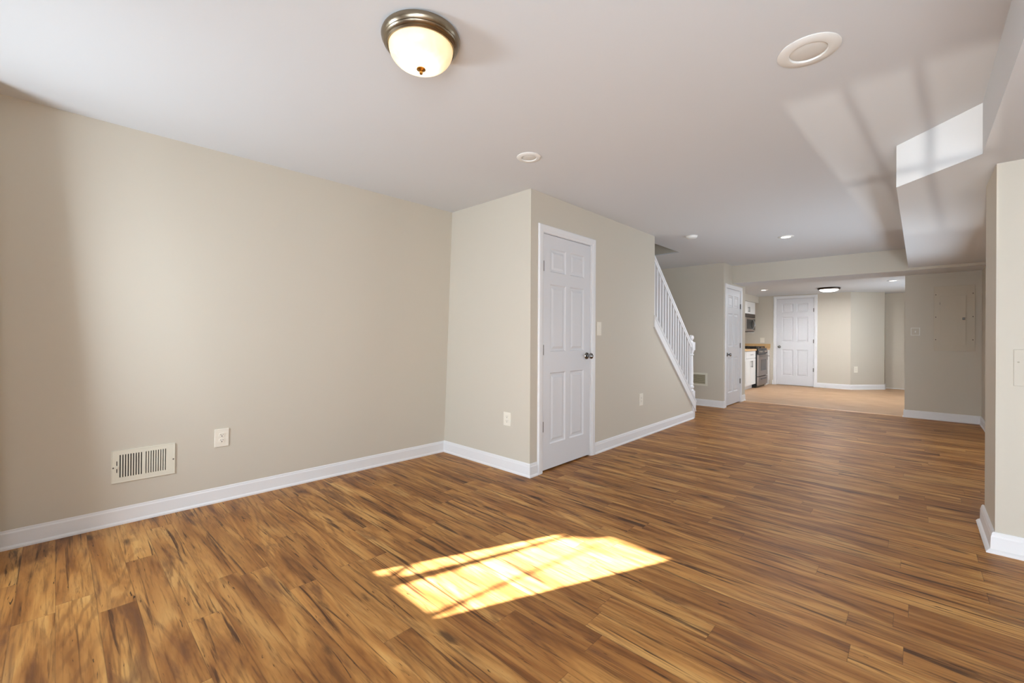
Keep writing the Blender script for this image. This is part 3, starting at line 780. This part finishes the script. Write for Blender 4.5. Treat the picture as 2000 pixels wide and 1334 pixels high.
bm = bmesh.new(); box(bm, -0.308, 0.30, -0.195, 0.198, 0.0, 0.875); obj('carcass', bm, M['cab'], fc)
fd = obj('door', shaker(-0.19, 0.19, 0.105, 0.868, 0.3005), M['cab'], fc); pull(fd, 0.3185, -0.14, 0.7, 0.13, True)

sv = thing('stove', 'stainless steel gas stove with black sides and cast iron grates', 'stove', (-3.0, 11.63, 0))
Y0, Y1 = -0.415, 0.415; XF = 0.325
bm = bmesh.new(); box(bm, -0.345, XF - 0.04, Y0, Y1, 0.025, 0.905); box(bm, -0.30, XF - 0.07, Y0 + 0.03, Y1 - 0.03, 0, 0.03); obj('body', bm, M['black'], sv)
od = obj('oven_door', B(XF - 0.039, XF, Y0 + 0.006, Y1 - 0.006, 0.275, 0.775, bev=0.004), M['steel'], sv)
obj('oven_window', B(XF + 0.0002, XF + 0.003, Y0 + 0.20, Y1 - 0.16, 0.40, 0.66, bev=0.001), M['ovenglass'], od)
bm = bmesh.new(); tube(bm, [(XF + 0.045, Y0 + 0.05, 0.735), (XF + 0.045, Y1 - 0.05, 0.735)], 0.011, 12)
for y in (Y0 + 0.08, Y1 - 0.08): tube(bm, [(XF, y, 0.735), (XF + 0.045, y, 0.735)], 0.008, 10)
obj('handle', bm, M['steel'], od)
dw = obj('drawer', B(XF - 0.039, XF, Y0 + 0.006, Y1 - 0.006, 0.06, 0.258, bev=0.004), M['steel'], sv)
obj('handle', B(XF + 0.0002, XF + 0.012, Y0 + 0.18, Y1 - 0.16, 0.195, 0.212, bev=0.003), M['black'], dw)
cp = bmesh.new(); prism(cp, [(XF - 0.039, 0.79), (XF, 0.79), (XF - 0.02, 0.905), (XF - 0.039, 0.905)], 1, Y0 + 0.004, Y1 - 0.004)
# prism axis 1 keeps (x, z) pairs
pn = obj('control_panel', cp, M['black'], sv)
for i, y in enumerate((-0.31, -0.18, 0.18, 0.31)):
    bm = lathe(bmesh.new(), [(0, 0.032), (0.017, 0.030), (0.020, 0.006), (0.024, 0.0)], 20)
    obj('knob', bm, M['steel'], sv, loc=(XF - 0.009, y, 0.848), rot=(0, PI / 2 - 0.17, 0), smooth=True)
obj('clock', B(XF - 0.012, XF - 0.004, -0.09, 0.09, 0.83, 0.872), M['ovenglass'], sv)
obj('cooktop', B(-0.345, XF - 0.022, Y0 + 0.002, Y1 - 0.002, 0.905, 0.925, bev=0.004), M['black'], sv)
for yc in (-0.2, 0.2):
    bm = bmesh.new()
    for k in range(4): box(bm, -0.30 + k * 0.185 - 0.007, -0.30 + k * 0.185 + 0.007, yc - 0.19, yc + 0.19, 0.945, 0.965)
    for dy in (-0.18, 0, 0.18): box(bm, -0.307, 0.262, yc + dy - 0.007, yc + dy + 0.007, 0.940, 0.962)
    for dx in (-0.30, 0.255):
        for dy in (-0.18, 0.18): box(bm, dx - 0.008, dx + 0.008, yc + dy - 0.008, yc + dy + 0.008, 0.925, 0.962)
    obj('grate', bm, M['iron'], sv)
    for dx in (-0.16, 0.12):
        obj('burner', lathe(bmesh.new(), [(0, 0.945), (0.035, 0.944), (0.04, 0.925)], 24, cx=dx, cy=yc), M['iron'], sv)

MX = -3.0       # over-the-stove units face
wc = thing('wall_cabinet', 'white two-door wall cabinet above the microwave', 'cabinet', (-3.17, 11.50, 1.765))
xo, yo, zo = 3.17, 11.50, 1.765
bm = B(-3.349 + xo, MX + xo - 0.02, -0.345, 0.700, 0, 0.298); obj('carcass', bm, M['cab'], wc)
for a, b, hy in ((-0.342, 0.1, 0.065), (0.104, 0.696, 0.139)):
    d = obj('door', B(MX + xo - 0.0195, MX + xo - 0.001, a, b, 0.002, 0.296, bev=0.002), M['cab'], wc); pull(d, MX + xo - 0.001, hy, 0.10, 0.12, True)
ep2 = obj('end_panel', B(-3.349 + xo, MX + xo, 0.7005, 0.718, -0.435, 0.298), M['cab'], wc)
mw = thing('microwave', 'stainless over-the-range microwave with dark window', 'microwave', (-3.15, 11.79, 1.335))
xo = 3.15
bm = B(-3.349 + xo, MX + xo - 0.03, -0.40, 0.405, 0.0, 0.428); obj('body', bm, M['steel'], mw)
dd = obj('door', B(MX + xo - 0.029, MX + xo + 0.008, -0.40, 0.405, 0.0, 0.335, bev=0.004), M['steel'], mw)
obj('window', B(MX + xo + 0.0082, MX + xo + 0.011, -0.32, 0.17, 0.055, 0.29), M['black'], dd)
obj('control_pad', B(MX + xo + 0.0082, MX + xo + 0.011, 0.20, 0.39, 0.04, 0.30), M['black'], dd)
bm = bmesh.new(); pts = [(MX + xo + 0.008 + 0.045 * math.sin(PI * i / 10), 0.20, 0.05 + 0.24 * i / 10) for i in range(11)]; tube(bm, pts, 0.012, 10)
obj('handle', bm, M['chrome'], dd)
obj('vent_panel', B(MX + xo - 0.029, MX + xo + 0.006, -0.40, 0.405, 0.342, 0.428, bev=0.003), plain('vent_steel', srgb(110, 100, 94), 0.4, 1.0), mw)
bm = B(-3.34 + xo, MX + xo - 0.02, -0.39, 0.395, -0.022, -0.0005); obj('underside', bm, M['black'], mw)
obj('work_light', B(MX + xo - 0.10, MX + xo - 0.01, 0.15, 0.38, -0.034, -0.0225), M['white'], mw)

ds = thing('door_stop', 'small metal door stop on the kitchen baseboard right of the far door', 'door stop', (-1.57, YK - 0.013, 0.055))
obj('rod', tube(bmesh.new(), [(0, 0, 0), (0, -0.055, 0)], 0.006, 10), M['hinge'], ds); obj('tip', tube(bmesh.new(), [(0, -0.055, 0), (0, -0.07, 0)], 0.010, 12), M['white'], ds)

# flush closet door painted like the wall, in the far kitchen recess
r = thing('door_4', None, None, (-0.20, 13.40, 0)); r['kind'] = 'structure'
s = obj('slab', B(0, 0.72, -0.02, -0.0005, 0.02, 2.03, bev=0.003), M['wall'], r); knob(s, 0.062, 0.72).location.y = -0.02
obj('threshold', B(-0.33, 0.75, -0.028, -0.0005, 0, 0.018), M['trim'], r)
